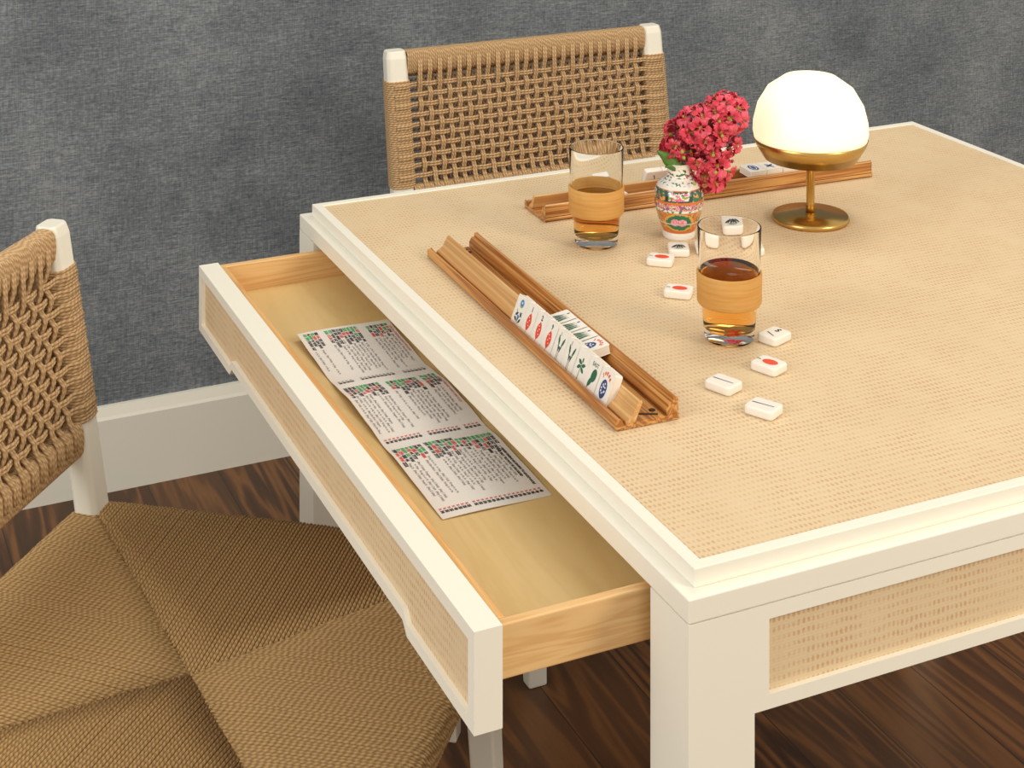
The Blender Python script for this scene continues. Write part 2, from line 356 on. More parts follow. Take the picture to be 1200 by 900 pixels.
def cprint(txt, su, sv, size, mi, bold):
    # baseline runs from the far end to the near end; letter tops point to the table; su = offset from left edge, sv from far end
    vs, fs = gtext(txt, size, bold); out = []
    for p in vs:
        sv_ = sv+p.x; su_ = su+p.y; out.append(cpt(su_/CW, sv_/CH, .0003))
    pm.add(out, fs, mi); return max([p.x for p in vs] or [0])
hands = ['FFFF', '2222', '44', '666', '8888', 'NN', 'EEE', 'DDDD', '111', '33', '555', '7777', '99', '2018', 'WW', 'SSS', '1234', '567']
for p in range(3):
    pv = p*CH/3+.006; PL = CH/3-.012
    blocks = [[(.004, 4), (.028, 9), (.075, 6)], [(.003, 9), (.047, 8), (.085, 4)], [(.002, 7), (.034, 7), (.064, 9)]][p]
    for bi, (u0, nl) in enumerate(blocks):
        vshift = rnd.uniform(-.002, .004)
        for li in range(nl):
            su = u0+.0012+li*.0042
            if su > CW-.006: break
            sv = pv+vshift; ncol = rnd.choice((3, 4, 4)); 
            for g in range(ncol):
                mi = {0: rnd.choice((2, 2, 0)), 1: rnd.choice((2, 3, 3, 0)), 2: rnd.choice((3, 0, 0)), 3: 0}[g]
                sv += cprint(rnd.choice(hands), su, sv, .0045, mi, .00026)+.0013
            sv += .003; end = pv+PL-.016
            wds = ['(Any 3 Suits)', 'Pung 2s', 'or 4s, 6s', '(Any 2 Suits)', 'w Opp.', 'Dragons', '(Any 1 Suit)', 'Kong 1s or 9s', '(Any Like Nos.)']
            if rnd.random() < .85:
                while sv < end-.022: sv += cprint(rnd.choice(wds), su, sv, .0034, 1, .00006)+.0025
            cprint('x', su, pv+PL-.0105, .0044, 3 if p != 0 else 1, .0002); cprint(rnd.choice(('25', '30', '35', '40', '50')), su, pv+PL-.0066, .0042, 0, .00030)
for p, (s_, tx) in enumerate(((.0035, 'OFFICIAL STANDARD HANDS AND RULES'), (.0035, 'OFFICIAL STANDARD HANDS AND RULES'))):
    cprint(tx, CW-.0048, p*CH/3+.016, s_, 3, .00002)
cprint('WHEN TAKING OR ADDING TO AN EXPOSURE', CW-.0075, 2*CH/3+.045, .0034, 0, .00018); cprint('THE FIRST TILE MUST BE DISCARDED', CW-.0120, 2*CH/3+.045, .0034, 0, .00018)
pm.build('card_print', [PINK_['black'], PINK_['grey'], PINK_['green'], PINK_['red']], card, loc=(0, -.50, -CZ))
# ---------------------------------------------------------------- mahjong racks (built along local x, lip at -y side)
RL = .471
def make_rack(label, loc, rz):
    r = thing('mahjong_rack', label, 'tile rack', loc, (0, 0, rz), 'wooden tile racks on the table top')
    prof = [(0, 0), (.062, 0), (.062, .0040), (.0125, .0030), (.0070, .0022), (.0052, .0080), (.0036, .0090), (0, .0082)]
    MB().extr(prof, 0, -RL/2, RL/2).build('base', RACKW, r, .0006)
    ridge = [(.0105, .0030), (.0190, .0032), (.0262, .0190), (.0256, .0210), (.0236, .0206), (.0180, .0100), (.0105, .0050)]
    MB().extr(ridge, 0, -RL/2+.0015, RL/2-.0015, smooth=False).build('tile_rest', RACKL, r, .0005)['label'] = 'paler wooden slope the tiles lean on'
    back = [(.0510, .0046), (.0615, .0046), (.0615, .0185), (.0600, .0195), (.0575, .0195), (.0568, .0150), (.0535, .0150), (.0510, .0100)]
    MB().extr(back, 0, -RL/2+.0005, RL/2-.0005).build('back_rail', RACKW, r, .0005)
    for sx in (-1, 1):
        MB().lathe([(0, 0), (.0030, 0), (.0030, .0004), (0, .0004)], 16, c=(sx*(RL/2-.016), .044, .0037)).build('screw_hole', DARKH, r)
        MB().box((-.0135, -.0014, 0), (.0100, .0014, .0005)).build('dark_slot', DARKH, r, loc=(sx*(RL/2-.011), .036, .0036), rot=(0, 0, PI/2-.45*sx))
    return r
def rackpos(r, x, y, z):   # local to world
    M = Matrix.Translation(r.location) @ r.rotation_euler.to_matrix().to_4x4(); return M @ Vector((x, y, z))
# rack 1: lip towards -X ; local x -> -Y direction (so local y -> +X): rz = -90 deg
a1 = -PI/2-.021
rA = make_rack('wooden tile rack in front holding the long upright row of tiles', (.0706, .4700, T), a1)
a2 = PI-.030
rB = make_rack('wooden tile rack at the far side behind the flower vase', (.4855, .8120, T), a2)
# ---------------------------------------------------------------- tiles
TW, TH, TT = .0238, .0292, .0082
def tile_mesh():
    mb = MB(); rbox(mb, (-TW/2, -TH/2, 0), (TW/2, TH/2, TT), .0016, 2, n=3); return mb
def tile_mesh2():
    mb = MB(); vs = []; fs = []; lv = []; rv, rc, n = .0019, .0045, 6
    for k in range(5): a_ = PI/2*k/4; lv.append((rv*(1-math.sin(a_)), rv*(1-math.cos(a_))))
    lv = lv+[(d, TT-z) for d, z in reversed(lv)]
    for (d, z) in lv:
        for (sx, sy, s0) in ((1,1,0), (-1,1,PI/2), (-1,-1,PI), (1,-1,1.5*PI)):
            cx_, cy_ = sx*(TW/2-rc), sy*(TH/2-rc)
            for k in range(n+1): a_ = s0+PI/2*k/n; vs.append((cx_+(rc-d)*math.cos(a_), cy_+(rc-d)*math.sin(a_), z))
    m = 4*(n+1); nl = len(lv)
    for i in range(nl-1):
        for k in range(m): l = (k+1) % m; fs.append((i*m+k, i*m+l, (i+1)*m+l, (i+1)*m+k))
    mb.add(vs, fs, smooth=True); o_ = len(mb.v)-len(vs)
    mb.f += [list(range(m-1, -1, -1)), [(nl-1)*m+k for k in range(m)]]; mb.mi += [0, 0]; mb.sm += [False, False]; mb.uv += [[(0,0)]*m]*2
    return mb
tile_body = tile_mesh2().build('tmp', TILE); tile_loose = tile_body.data; bpy.data.objects.remove(tile_body)
tile_body = tile_mesh().build('tmp', TILE); tile_data = tile_body.data; bpy.data.objects.remove(tile_body)
def poly_add(mb, pts, z, mi): mb.add([(x, y, z) for x, y in pts], [tuple(range(len(pts)))], mi)
def stroke(mb, a, b, w_, z, mi):
    a = Vector(a); b = Vector(b); n_ = Vector((-(b-a).y, (b-a).x)).normalized()*w_/2; poly_add(mb, [a-n_, b-n_*.6, b+n_*.6, a+n_], z, mi)
def ell(cx, cy, rx, ry, rot=0, n=18): return [(cx+rx*math.cos(2*PI*k/n)*math.cos(rot)-ry*math.sin(2*PI*k/n)*math.sin(rot), cy+rx*math.cos(2*PI*k/n)*math.sin(rot)+ry*math.sin(2*PI*k/n)*math.cos(rot)) for k in range(n)]
def petalp(cx, cy, l, w_, rot): # pointed leaf
    pts = []
    for k in range(9): s = k/8; pts.append((s*l-l/2, w_/2*math.sin(PI*s)**.8))
    for k in range(7, 0, -1): s = k/8; pts.append((s*l-l/2, -w_/2*math.sin(PI*s)**.8))
    return [(cx+x*math.cos(rot)-y*math.sin(rot), cy+x*math.sin(rot)+y*math.cos(rot)) for x, y in pts]
def addtext(mb, txt, cx, cy, size, z, mi, bold=.0002, arc=0):
    if arc:
        n = len(txt)
        for i, ch in enumerate(txt):
            an = (i-(n-1)/2)*arc; vs, fs = gtext(ch, size, bold, 'CENTER'); R = .0075
            out = []
            for p in vs:
                x = p.x; y = p.y+R; out.append((cx+x*math.cos(-an)-y*math.sin(-an), cy-R+x*math.sin(-an)+y*math.cos(-an), z))
            mb.add(out, fs, mi)
    else:
        vs, fs = gtext(txt, size, bold, 'CENTER'); mb.add([(p.x+cx, p.y+cy, z) for p in vs], fs, mi)
INKS = [INK[k] for k in ('red', 'green', 'dark', 'blue', 'sky', 'lime', 'pale')]
RED, GRN, DRK, BLU, SKY, LIM, PAL = range(7)
FZ = TT+.00012
def art(kind):
    mb = MB(); z = FZ
    if kind == 'flower':
        poly_add(mb, ell(0, .0080, .0042, .0042), z, LIM); poly_add(mb, ell(.0004, .0088, .0033, .0033), z+.00005, SKY); poly_add(mb, ell(.0004, .0090, .0012, .0012), z+.0001, PAL)
        for (x, y, rot) in ((-.004, -.003, .6), (.004, -.002, 2.4), (-.0045, -.008, -.5), (.0045, -.008, .9), (0, -.006, 1.5)): poly_add(mb, petalp(x, y, .0065, .0028, rot), z, DRK)
        for s_ in (-1, 1): stroke(mb, (s_*.006, .001), (-s_*.002, -.011), .0009, z, GRN)
        poly_add(mb, ell(0, -.005, .0016, .0016), z+.0001, SKY)
    elif kind.startswith('crak'):
        poly_add(mb, petalp(0, -.0018, .0175, .0098, PI/2), z, RED); stroke(mb, (0, -.009), (-.0006, -.0128), .0006, z, RED)
        for k in range(4): poly_add(mb, ell(.0012*(-1)**k, -.005+.0025*k, .0009, .0006), z+.00006, PAL)
        addtext(mb, kind[4:], 0, .0082, .0068, z, DRK if kind[4:] != '1' else BLU, .00025)
    elif kind.startswith('bam'):
        for s_ in (-1, 1):
            stroke(mb, (s_*.0014, -.0125), (s_*.0010, -.004), .0008, z, GRN); stroke(mb, (s_*.0010, -.004), (s_*.0036, .001), .0014, z, GRN); stroke(mb, (s_*.0036, .001), (s_*.0008, -.0012), .0010, z, GRN)
            poly_add(mb, petalp(s_*.0042, .0052, .0105, .0030, PI/2-s_*.38), z, GRN); poly_add(mb, petalp(s_*.0012, -.002, .006, .0016, PI/2+s_*.3), z, DRK)
        addtext(mb, kind[3:], -.0035, .0095, .0052, z, BLU, .0001)
    elif kind == 'dragonfly':
        stroke(mb, (-.001, -.0125), (.0004, .0045), .0009, z, GRN); poly_add(mb, ell(.0006, .0055, .0012, .0022), z, GRN)
        for (rot, x, y) in ((.35, .0040, .0015), (2.8, -.0035, .003), (-.5, .0036, -.0028), (3.6, -.0036, -.0015)): poly_add(mb, petalp(x, y, .0078, .0034, rot), z, GRN)
    elif kind == 'east':
        addtext(mb, 'EAST', 0, .0085, .0052, z, GRN, .0001)
        poly_add(mb, ell(.0022, .0010, .0046, .0062, -.3), z, GRN); poly_add(mb, petalp(-.0015, -.0055, .012, .0052, 1.1), z+.00005, GRN); stroke(mb, (-.002, -.006), (-.0040, -.0120), .0012, z, GRN)
    elif kind == 'joker':
        addtext(mb, 'JOKER', 0, .0098, .0040, z, RED, .0003, .42)
        poly_add(mb, ell(0, -.0025, .0058, .0085), z, BLU)
        for k in range(9): poly_add(mb, ell(.0032*math.sin(k*2.4), -.0025+.0055*math.cos(k*2.4)*(.4+.07*k), .0011, .0009, k), z+.00006, PAL)
    elif kind == 'line':
        stroke(mb, (-.0006, .0115), (.0006, -.0105), .0015, z, BLU)
    elif kind == 'dot':
        poly_add(mb, ell(0, -.0015, .0056, .0082), z, RED); addtext(mb, '3', 0, .0092, .0050, z, DRK)
    elif kind == 'sprig':
        for k in range(6): poly_add(mb, petalp(-.0055+.0022*k, -.001+.0016*(k%2), .0115, .0022, 1.0+.2*k), z, DRK)
        stroke(mb, (-.008, -.005), (.008, -.004), .0009, z, GRN); poly_add(mb, petalp(0, -.0075, .012, .0022, .1), z, GRN)
    elif kind == 'green_bams':
        for k in range(4): poly_add(mb, petalp(-.0055+.0036*k, -.001, .017, .0028, 1.3+.12*k), z, GRN); stroke(mb, (-.006+.0036*k, -.011), (-.004+.0034*k, .009), .0007, z, DRK)
        addtext(mb, '8', -.003, .0105, .0045, z, BLU)
    elif kind == 'red_char':
        addtext(mb, 'S', 0, .0045, .0065, z, RED, .0004); stroke(mb, (-.005, -.001), (.005, -.0015), .0016, z, RED); stroke(mb, (-.003, -.006), (.004, -.007), .0014, z, RED)
    elif kind == 'dark_char':
        addtext(mb, 'S', 0, .003, .010, z, DRK, .0005); stroke(mb, (-.006, -.003), (.005, -.008), .0016, z, DRK)
    elif kind == 'emblem':
        poly_add(mb, ell(0, 0, .0062, .0100), z, BLU); poly_add(mb, ell(0, 0, .0040, .0075), z+.00005, PAL); poly_add(mb, ell(0, 0, .0028, .0058), z+.0001, BLU)
    elif kind == 'blue_fish':
        for r_ in (.5, 2.2, 3.6, 5.2): poly_add(mb, petalp(.003*math.cos(r_), .004*math.sin(r_), .009, .0035, r_), z, BLU)
    elif kind == 'triangle':
        poly_add(mb, [(-.010, -.011), (.010, -.011), (0, .011)], z, BLU); poly_add(mb, [(-.007, -.009), (.007, -.009), (0, .006)], z+.00005, PAL)
    elif kind == 'back_marks':
        stroke(mb, (-.001, .010), (.001, .004), .0016, z, BLU)  # reflected tick painted in colour on the tile, not a printed design
    return mb
def make_tile(label, M, kind, group=None, name='mahjong_tile', artrot=0):
    t_ = thing(name, label, 'tile', M.to_translation(), M.to_euler(), group)
    lo_ = group == 'loose tiles on the table'; b_ = bpy.data.objects.new('tile_body', tile_loose if lo_ else tile_data); COL.objects.link(b_); b_.parent = t_
    if not lo_:
        bv = b_.modifiers.new('bevel', 'BEVEL'); bv.width = .0006; bv.segments = 3; bv.limit_method = 'ANGLE'; bv.angle_limit = .9
    if kind:
        g_ = art(kind).build('painted_design', INKS, t_); g_.rotation_euler = (0, 0, artrot)
    return t_
# row leaning on the front rack
rowk = [('flower', 'tile with a blue flower over green scrolls, far left end of the upright row'), ('crak1', 'tile with a blue digit one above a red leaf shape in the upright row'),
        ('crak2', 'tile with a dark digit two above a red leaf shape in the upright row'), ('crak9', 'tile with a dark digit nine above a red leaf shape in the upright row'),
        ('bam1', 'tile with green bamboo stalks next to the red 9 tile in the upright row'), ('bam1', 'tile with green bamboo stalks next to the dragonfly tile in the upright row'),
        ('dragonfly', 'tile with a green dragonfly shape in the upright row'), ('east', 'tile reading EAST above a green bird shape in the upright row'), ('joker', 'tile reading JOKER in red over a blue oval, near end of the upright row')]
lean = math.radians(22)     # from the vertical
RM = Matrix.Translation(rA.location) @ rA.rotation_euler.to_matrix().to_4x4()
ycen = .3795; xr0 = (rA.location.y-ycen)
for i, (k, lab) in enumerate(rowk):
    xl = xr0+(i-4)*TW*1.0005
    # tile local: x along row, y up the lean, z out of the face (towards -y of the rack)
    up = Vector((0, math.sin(lean), math.cos(lean))); nx = Vector((1, 0, 0)); nz = nx.cross(up)
    face_bot = Vector((xl, .0074, .0034)); org = face_bot+up*(TH/2)-nz*TT
    R = Matrix((nx, up, nz)).transposed().to_4x4()
    make_tile(lab, RM @ Matrix.Translation(org) @ R, k, 'upright row of tiles on the front rack')
# four tiles lying face up behind the row
lay = [('green_bams', 'face-up tile with green reeds, farthest of four lying behind the upright row'), ('green_bams', 'face-up tile with green reeds, second farthest of four lying behind the upright row'),
       ('green_bams', 'face-up tile with green reeds lying next to the joker tile behind the row'), ('joker', 'face-up tile reading JOKER lying behind the upright row')]
for i, (k, lab) in enumerate(lay):
    tl = math.radians(9); nx = Vector((1, 0, 0)); up = Vector((0, math.cos(tl), math.sin(tl))); nz = nx.cross(up)
    org = Vector((xr0-.0560+i*TW*1.0005, .0395, .0125)); R = Matrix((nx, up, nz)).transposed().to_4x4()
    make_tile(lab, RM @ Matrix.Translation(org) @ R, k, 'tiles lying face up behind the upright row')
# loose tiles on the table: centre, direction of the top of the face (deg), art
loose = [((.1975, .2700), 112, 'line', 'face-up tile with a blue line, farther left of the two blue-line tiles'),
         ((.2035, .2120), 118, 'line', 'face-up tile with a blue line, nearest the front edge of the table'),
         ((.2765, .4880), 140, 'dot', 'face-up tile with a red oval lying left of the front tea glass'),
         ((.3065, .5790), 140, 'dot', 'face-up tile with a red oval lying in front of the flower vase'),
         ((.3420, .6000), 64, 'sprig', 'face-up tile with a green sprig at the foot of the flower vase'),
         ((.3740, .5930), 66, 'dark_char', 'tile with dark green marks between the vase foot and the front tea glass'),
         ((.4300, .6260), 64, 'sprig', 'face-up tile with a green sprig seen through the rim of the front glass'),
         ((.4215, .5680), 66, 'red_char', 'face-up tile with red marks behind the right side of the front tea glass'),
         ((.3030, .3450), 20, 'dark_char', 'tile with a black character to the right of the front tea glass'),
         ((.2590, .2880), 112, 'dot', 'face-up tile with a red oval between black-character tile and blue-line tiles')]
for (c, ang, k, lab) in loose:
    make_tile(lab, Matrix.Translation((c[0], c[1], T-.0011)) @ Matrix.Rotation(math.radians(ang-90), 4, 'Z'), k, 'loose tiles on the table')
# tiles on the far rack (leaning on its far side, backs to us)
RN = Matrix.Translation(rB.location) @ rB.rotation_euler.to_matrix().to_4x4()
def rb_x(wx): return (rB.location.x-wx)
k = 0
for wx, kind, lab in ((.345, None, 'blank-backed tile leaning on the far rack, seen through the far tea glass'),
                (.4190, 'back_marks', 'white tile leaning on the far rack, just left of the vase neck'), (.4430, 'back_marks', 'white tile leaning on the far rack, directly behind the vase neck')):
    up = Vector((0, math.sin(lean), math.cos(lean))); nx = Vector((-1, 0, 0)); nz = nx.cross(up)
    org = Vector((rb_x(wx), .0072, .0064))+up*(TH/2)
    make_tile(lab, RN @ Matrix.Translation(org) @ Matrix((nx, up, nz)).transposed().to_4x4(), kind, 'tiles on the far rack')
for wx, kind, lab in ((.5520, 'emblem', 'white tile with a blue oval emblem resting on the far rack right of the flowers'), (.5760, 'blue_fish', 'white tile with a blue star shape resting on the far rack nearest the lamp'),
                      (.6000, 'emblem', 'white tile with a blue oval emblem at the right end of the far rack group')):
    tl = math.radians(1.5); nx = Vector((-1, 0, 0)); up = Vector((0, -math.cos(tl), -math.sin(tl)*-1)); nz = nx.cross(up)
    org = Vector((rb_x(wx), .0425, .0172)); make_tile(lab, RN @ Matrix.Translation(org) @ Matrix((nx, up, nz)).transposed().to_4x4(), kind, 'tiles on the far rack')
up = Vector((0, -1, 0)); nx = Vector((-1, 0, 0)); nz = nx.cross(up)
make_tile('white tile with a blue triangle lying in the far rack beside the far tea glass', RN @ Matrix.Translation((rb_x(.3600), .0385, .0055)) @ Matrix((nx, up, nz)).transposed().to_4x4(), 'triangle', 'tiles on the far rack')
# ---------------------------------------------------------------- tea glasses
def make_glass(label, tealab, loc, level):
    g = thing('tea_glass', label, 'glass', loc, (0, 0, 0), 'tea glasses with rattan sleeves')
    def up(pr): return [(r_, z*1.16 if z < .031 else z+.005) for r_, z in pr]
    out = up([(0, .0005), (.0215, .0005), (.0242, .0018), (.0250, .004), (.0262, .016), (.0276, .0305), (.0294, .034), (.0300, .050), (.0308, .072), (.0318, .1075), (.0316, .1085)])
    inn = up([(.0308, .1085), (.0306, .1075), (.0297, .072), (.0289, .050), (.0283, .036), (.0266, .0305), (.0253, .018), (.0242, .0110), (.0215, .0095), (0, .0092)])
    MB().lathe(out+inn, 72).build('glass_body', GLASS, g)
    sl = up([(.0300, .0325), (.0312, .0325), (.0321, .0345), (.0323, .050), (.0326, .0625), (.0318, .0642), (.0306, .0638), (.0302, .050)])
    o_ = MB().lathe(sl, 72, closed=True).build('rattan_sleeve', RATTAN, g); o_['label'] = 'honey coloured rattan band'
    lv = up([(0, .00925), (.0215, .00955), (.02425, .0112), (.0254, .018), (.0267, .0306), (.0284, .0362), (.0290, .050)])
    rr = .0290+(level-.055)*(.0008/.022)
    lv += [(rr, level), (0, level)]
    te = MB().lathe(lv, 72).build('tea', TEA); te.location = loc; tag(te, tealab, 'drink', 'amber tea in the glasses')
make_glass('tall tea glass with rattan band standing behind, near the far rack', 'amber tea inside the farther glass', (.2700, .6650, T-.0012), .0570)
make_glass('tall tea glass with rattan band standing in front, to the right', 'amber tea inside the nearer glass', (.2640, .3665, T-.0012), .0700)
# ---------------------------------------------------------------- vase
VX, VY = .3725, .6510
def vr(z):
    ks = [(0, .0185), (.002, .0195), (.0055, .0195), (.0080, .0188), (.015, .0220), (.026, .0255), (.036, .0284), (.046, .0292), (.054, .0288), (.061, .0262), (.066, .0220), (.0695, .0165), (.073, .0140), (.080, .0135), (.085, .0150), (.087, .0165)]
    for (a, ra), (b_, rb) in zip(ks, ks[1:]):
        if z <= b_: s = (z-a)/(b_-a); return ra+(rb-ra)*s
    return ks[-1][1]
def vase_color(th, z):
    # th = 0 faces the viewer; s = arc position in metres
    rad_ = vr(z); s = th*rad_; wv = (.86,.84,.78); org = (.72,.18,.03); grn = (.02,.19,.10); pnk = (.80,.16,.28); drk = (.02,.05,.06); gold = (.75,.42,.08)
    h1 = noise.noise(Vector((math.cos(th)*rad_*330, math.sin(th)*rad_*330, z*400)))*2.2; h2 = noise.noise(Vector((math.cos(th)*rad_*520+9, math.sin(th)*rad_*520, z*560)))*2.2
    if z < .0085: return wv
    if z < .0120: return org
    if z < .0345:
        for c0 in (-.044, 0, .044):
            d = math.hypot((s-c0)/.0165, (z-.0230)/.0100)
            if d < 1:
                dd = min(math.hypot((s-c0+.0045)/.0052, (z-.0228)/.0045), math.hypot((s-c0-.0040)/.0055, (z-.0226)/.0045))
                if dd < 1: return (.86,.22,.34) if h2 > -.1 else (.92,.55,.60)
                return grn if d < .90 or h1 > 0 else gold
            if d < 1.12: return gold
        return org if h1 > -.25 else (gold if h1 < -.6 else grn)
    if z < .0375: return wv if h1 > -.3 else grn
    if z < .0445:
        if h1 > .45: return pnk
        if h1 < -.35: return (.35,.08,.25)
        return (.60,.45,.10) if h2 > .35 else (grn if h2 < -.4 else (.86,.80,.68))
    if z < .0470: return org
    if z < .0600:
        for c0 in (-.046, 0, .046):
            fx = abs(s-c0)/.0165; fz = abs(z-.0535)/.0058
            d = max(fx, fz)+.12*abs(math.sin(s*560))
            if d < .85:
                if h1 > .45: return (.25,.42,.06)
                if h1 < -.5: return pnk
                if h2 > .35: return grn
                return wv
            if d < 1.05: return drk
        return grn if h1 > -.35 else ((.55,.1,.2) if h1 > -.7 else gold)
    if z < .0622: return org if z < .0608 else wv
    if z < .0700: return wv if (h1 > -.55 or z < .0645) else grn
    if z < .0820:
        if z > .071 and z < .077 and h1 > .05: return grn if h2 > -.3 else pnk
        return wv
    return wv
def vase():
    r = thing('flower_vase', 'small porcelain vase painted with pink flowers, green leaves and orange bands', 'vase', (VX, VY, T-.0012))
    SG, NZ = 300, 200; vs = []; cols = []; H = .087; face = math.atan2(camo.location.y-VY, camo.location.x-VX)
    for j in range(NZ+1):
        z = H*j/NZ
        for k in range(SG):
            a = 2*PI*k/SG; rad = vr(z); vs.append((rad*math.cos(a), rad*math.sin(a), z))
            th = (a-face+PI) % (2*PI)-PI; cols.append((*vase_color(th, z), 1))
    fs = [(j*SG+k, j*SG+(k+1) % SG, (j+1)*SG+(k+1) % SG, (j+1)*SG+k) for j in range(NZ) for k in range(SG)]; fs.append(tuple(range(SG-1, -1, -1)))
    o_ = MB().add(vs, fs, smooth=True).build('vase_body', PORC, r); ca_ = o_.data.color_attributes.new('paint', 'FLOAT_COLOR', 'POINT')
    ca_.data.foreach_set('color', [c for q in cols for c in q])
    MB().lathe([(.0165, .087), (.0160, .0876), (.0150, .0868), (.0120, .080), (.0125, .073), (.024, .055), (.024, .02), (0, .016)], 64).build('vase_lining', GLAZE, r)
vase()
# ---------------------------------------------------------------- flower sprig
def sprig():
    R_ = Vector((math.cos(-.4251), math.sin(-.4251), 0)); U = Vector((0, 0, 1)); F = Vector((math.sin(.4251), math.cos(.4251), 0)); base = Vector((VX, VY, T+.080)); PX = 1/985.
    def P(px, py, d=0): return R_*((px-(px-800)*.07-796)*PX)+U*((193-py)*PX)+F*d
    r = thing('flower_sprig', 'sprig of red-pink frilly blossoms standing in the porcelain vase', 'flowers', base)
    paths = [[P(797, 235), P(798, 200), P(806, 180), P(822, 158), P(846, 132)], [P(799, 205), P(812, 190), P(832, 186), P(846, 200)], [P(800, 195), P(800, 178), P(797, 166)], [P(822, 158), P(812, 142)], [P(822, 158), P(845, 158)]]
    mb = MB()
    for p in paths: mb.tube(p, .0011, 6)
    mb.build('stem', STEM, r)
    rn = random.Random(11)
    def flower(seed):
        q = random.Random(seed); mb = MB()
        for k in range(6):
            a = 2*PI*k/6+q.uniform(-.2, .2); l = .0095*q.uniform(.85, 1.15); wd = .0046*q.uniform(.9, 1.25); pts = []; fs = []
            NR, NC = 6, 5
            for i in range(NR+1):
                s = i/NR; rad = .0010+l*s; half = wd*(.14+.30*s if s < .35 else math.sin(PI*min(1, (s-.02)*.80+.10))**.7)*(1 if s > .35 else .8)
                for j in range(NC+1):
                    tt = j/NC*2-1; ruff = .0016*s*math.sin(tt*6+k+s*7+seed); x = rad+.0008*math.cos(tt*7+k)*s; y = tt*half*.85; z = .0010+.0038*math.sin(s*2.0)-.0012*s*s+ruff
                    pts.append((x*math.cos(a)-y*math.sin(a), x*math.sin(a)+y*math.cos(a), z))
            for i in range(NR):
                for j in range(NC): c = i*(NC+1)+j; fs.append((c, c+1, c+NC+2, c+NC+1))
            mb.add(pts, fs, 0, smooth=True)
        mb.lathe([(0, -.003), (.0016, -.0015), (.0018, .001), (0, .0018)], 8, 1)
        for k in range(5): a = k*1.26; mb.tube([(0, 0, .001), (.0012*math.cos(a), .0012*math.sin(a), .0048)], .00022, 3, 2)
        o_ = mb.build('tmp', [PETAL, BUD, STAMEN]); d_ = o_.data; bpy.data.objects.remove(o_); d_.name = 'blossom'; return d_
    meshes = [flower(s) for s in range(5)]
    lobes = [((852, 133), 21, 19, .022, 24), ((826, 148), 25, 21, .024, 22), ((802, 160), 17, 17, .018, 12), ((789, 172), 8, 9, .010, 3), ((846, 166), 18, 16, .02, 11), ((828, 178), 22, 12, .018, 11), ((838, 194), 20, 13, .016, 9), ((835, 206), 12, 7, .012, 4), ((815, 218), 3, 3, .004, 2)]
    n = 0
    for (c, rx, ry, rd, cnt) in lobes:
        c3 = P(*c)
        for k in range(cnt):
            zz = 1-2*(k+.5)/cnt; ph = k*2.39996+rn.uniform(-.3, .3); rr = math.sqrt(max(0, 1-zz*zz))
            dx, dy, dd = rr*math.cos(ph), zz, rr*math.sin(ph)
            pos = c3+R_*(dx*rx*PX)+U*(dy*ry*PX)+F*(dd*rd)
            nrm = (R_*dx/rx+U*dy/ry+F*dd/(rd/PX)).normalized()+Vector((rn.uniform(-.3,.3), rn.uniform(-.3,.3), rn.uniform(-.3,.3)))
            b_ = bpy.data.objects.new('blossom', meshes[n % 5]); COL.objects.link(b_); b_.parent = r; b_.location = pos
            b_.rotation_euler = nrm.to_track_quat('Z', 'Y').to_euler(); sc_ = rn.uniform(.95, 1.35); b_.scale = (sc_, sc_, sc_); n += 1
    for (px, py) in ((838, 129), (843, 133), (797, 168), (799, 175), (838, 192), (856, 132), (822, 148), (846, 150), (812, 205), (835, 172)):
        o_ = MB().lathe([(0, -.0022), (.0018, -.001), (.0021, .0005), (.0012, .0022), (0, .0028)], 10).build('flower_bud', BUD, r); o_.location = P(px, py, -.026)
        o_.rotation_euler = (rn.uniform(-1, 1), rn.uniform(-1, 1), 0)
    for pts, wd in ((((797, 196), (787, 187), (778, 178), (767, 171)), .0115), (((803, 196), (796, 190), (787, 188), (777, 190)), .0085)):
        mb = MB(); N_ = 10; vs = []; fs = []
        P3 = [P(*q, -.012) for q in pts]
        for i in range(N_+1):
            s = i/N_*3; j = min(2, int(s)); fr = s-j; c_ = P3[j].lerp(P3[j+1], fr); hw = wd*math.sin(PI*(i/N_)**.85)*.62+.0002
            tan = (P3[j+1]-P3[j]).normalized(); sd = tan.cross(F).normalized()
            for q, tt in enumerate((-1, 0, 1)): vs.append(c_+sd*hw*tt+F*(-.0022*(1-abs(tt))+.0008))
        for i in range(N_):
            for q in range(2): c = i*3+q; fs.append((c, c+1, c+4, c+3))
        mb.add(vs, fs, smooth=True); o_ = mb.build('leaf', LEAF, r); so = o_.modifiers.new('solid', 'SOLIDIFY'); so.thickness = .0004
sprig()
# ---------------------------------------------------------------- table lamp
def lamp():
    r = thing('table_lamp', 'small table lamp with cream domed shade and brass rim at the far right', 'lamp', (.5465, .6340, T-.0012))
    MB().lathe([(0, 0), (.045, 0), (.047, .003), (.045, .007), (.012, .010), (0, .010)], 48).build('base', BRASS, r)
    MB().lathe([(.006, .009), (.005, .02), (.005, .067), (.020, .075), (.052, .0770), (.050, .0775), (0, .0775)], 24).build('pole', BRASS, r)
    z0 = .082
    MB().lathe([(.0560, z0-.006), (.0660, z0+.010), (.0690, z0+.018), (.0680, z0+.0185), (.0650, z0+.012), (.0550, z0-.005)], 64, closed=True).build('shade_rim', BRASS, r)['label'] = 'brass rim of the shade'
    MB().lathe([(.0675, z0+.017), (.0695, z0+.026), (.0690, z0+.038), (.0640, z0+.058), (.0520, z0+.078), (.0320, z0+.092), (0, z0+.099)], 64).build('lamp_shade', SHADE, r)
lamp()
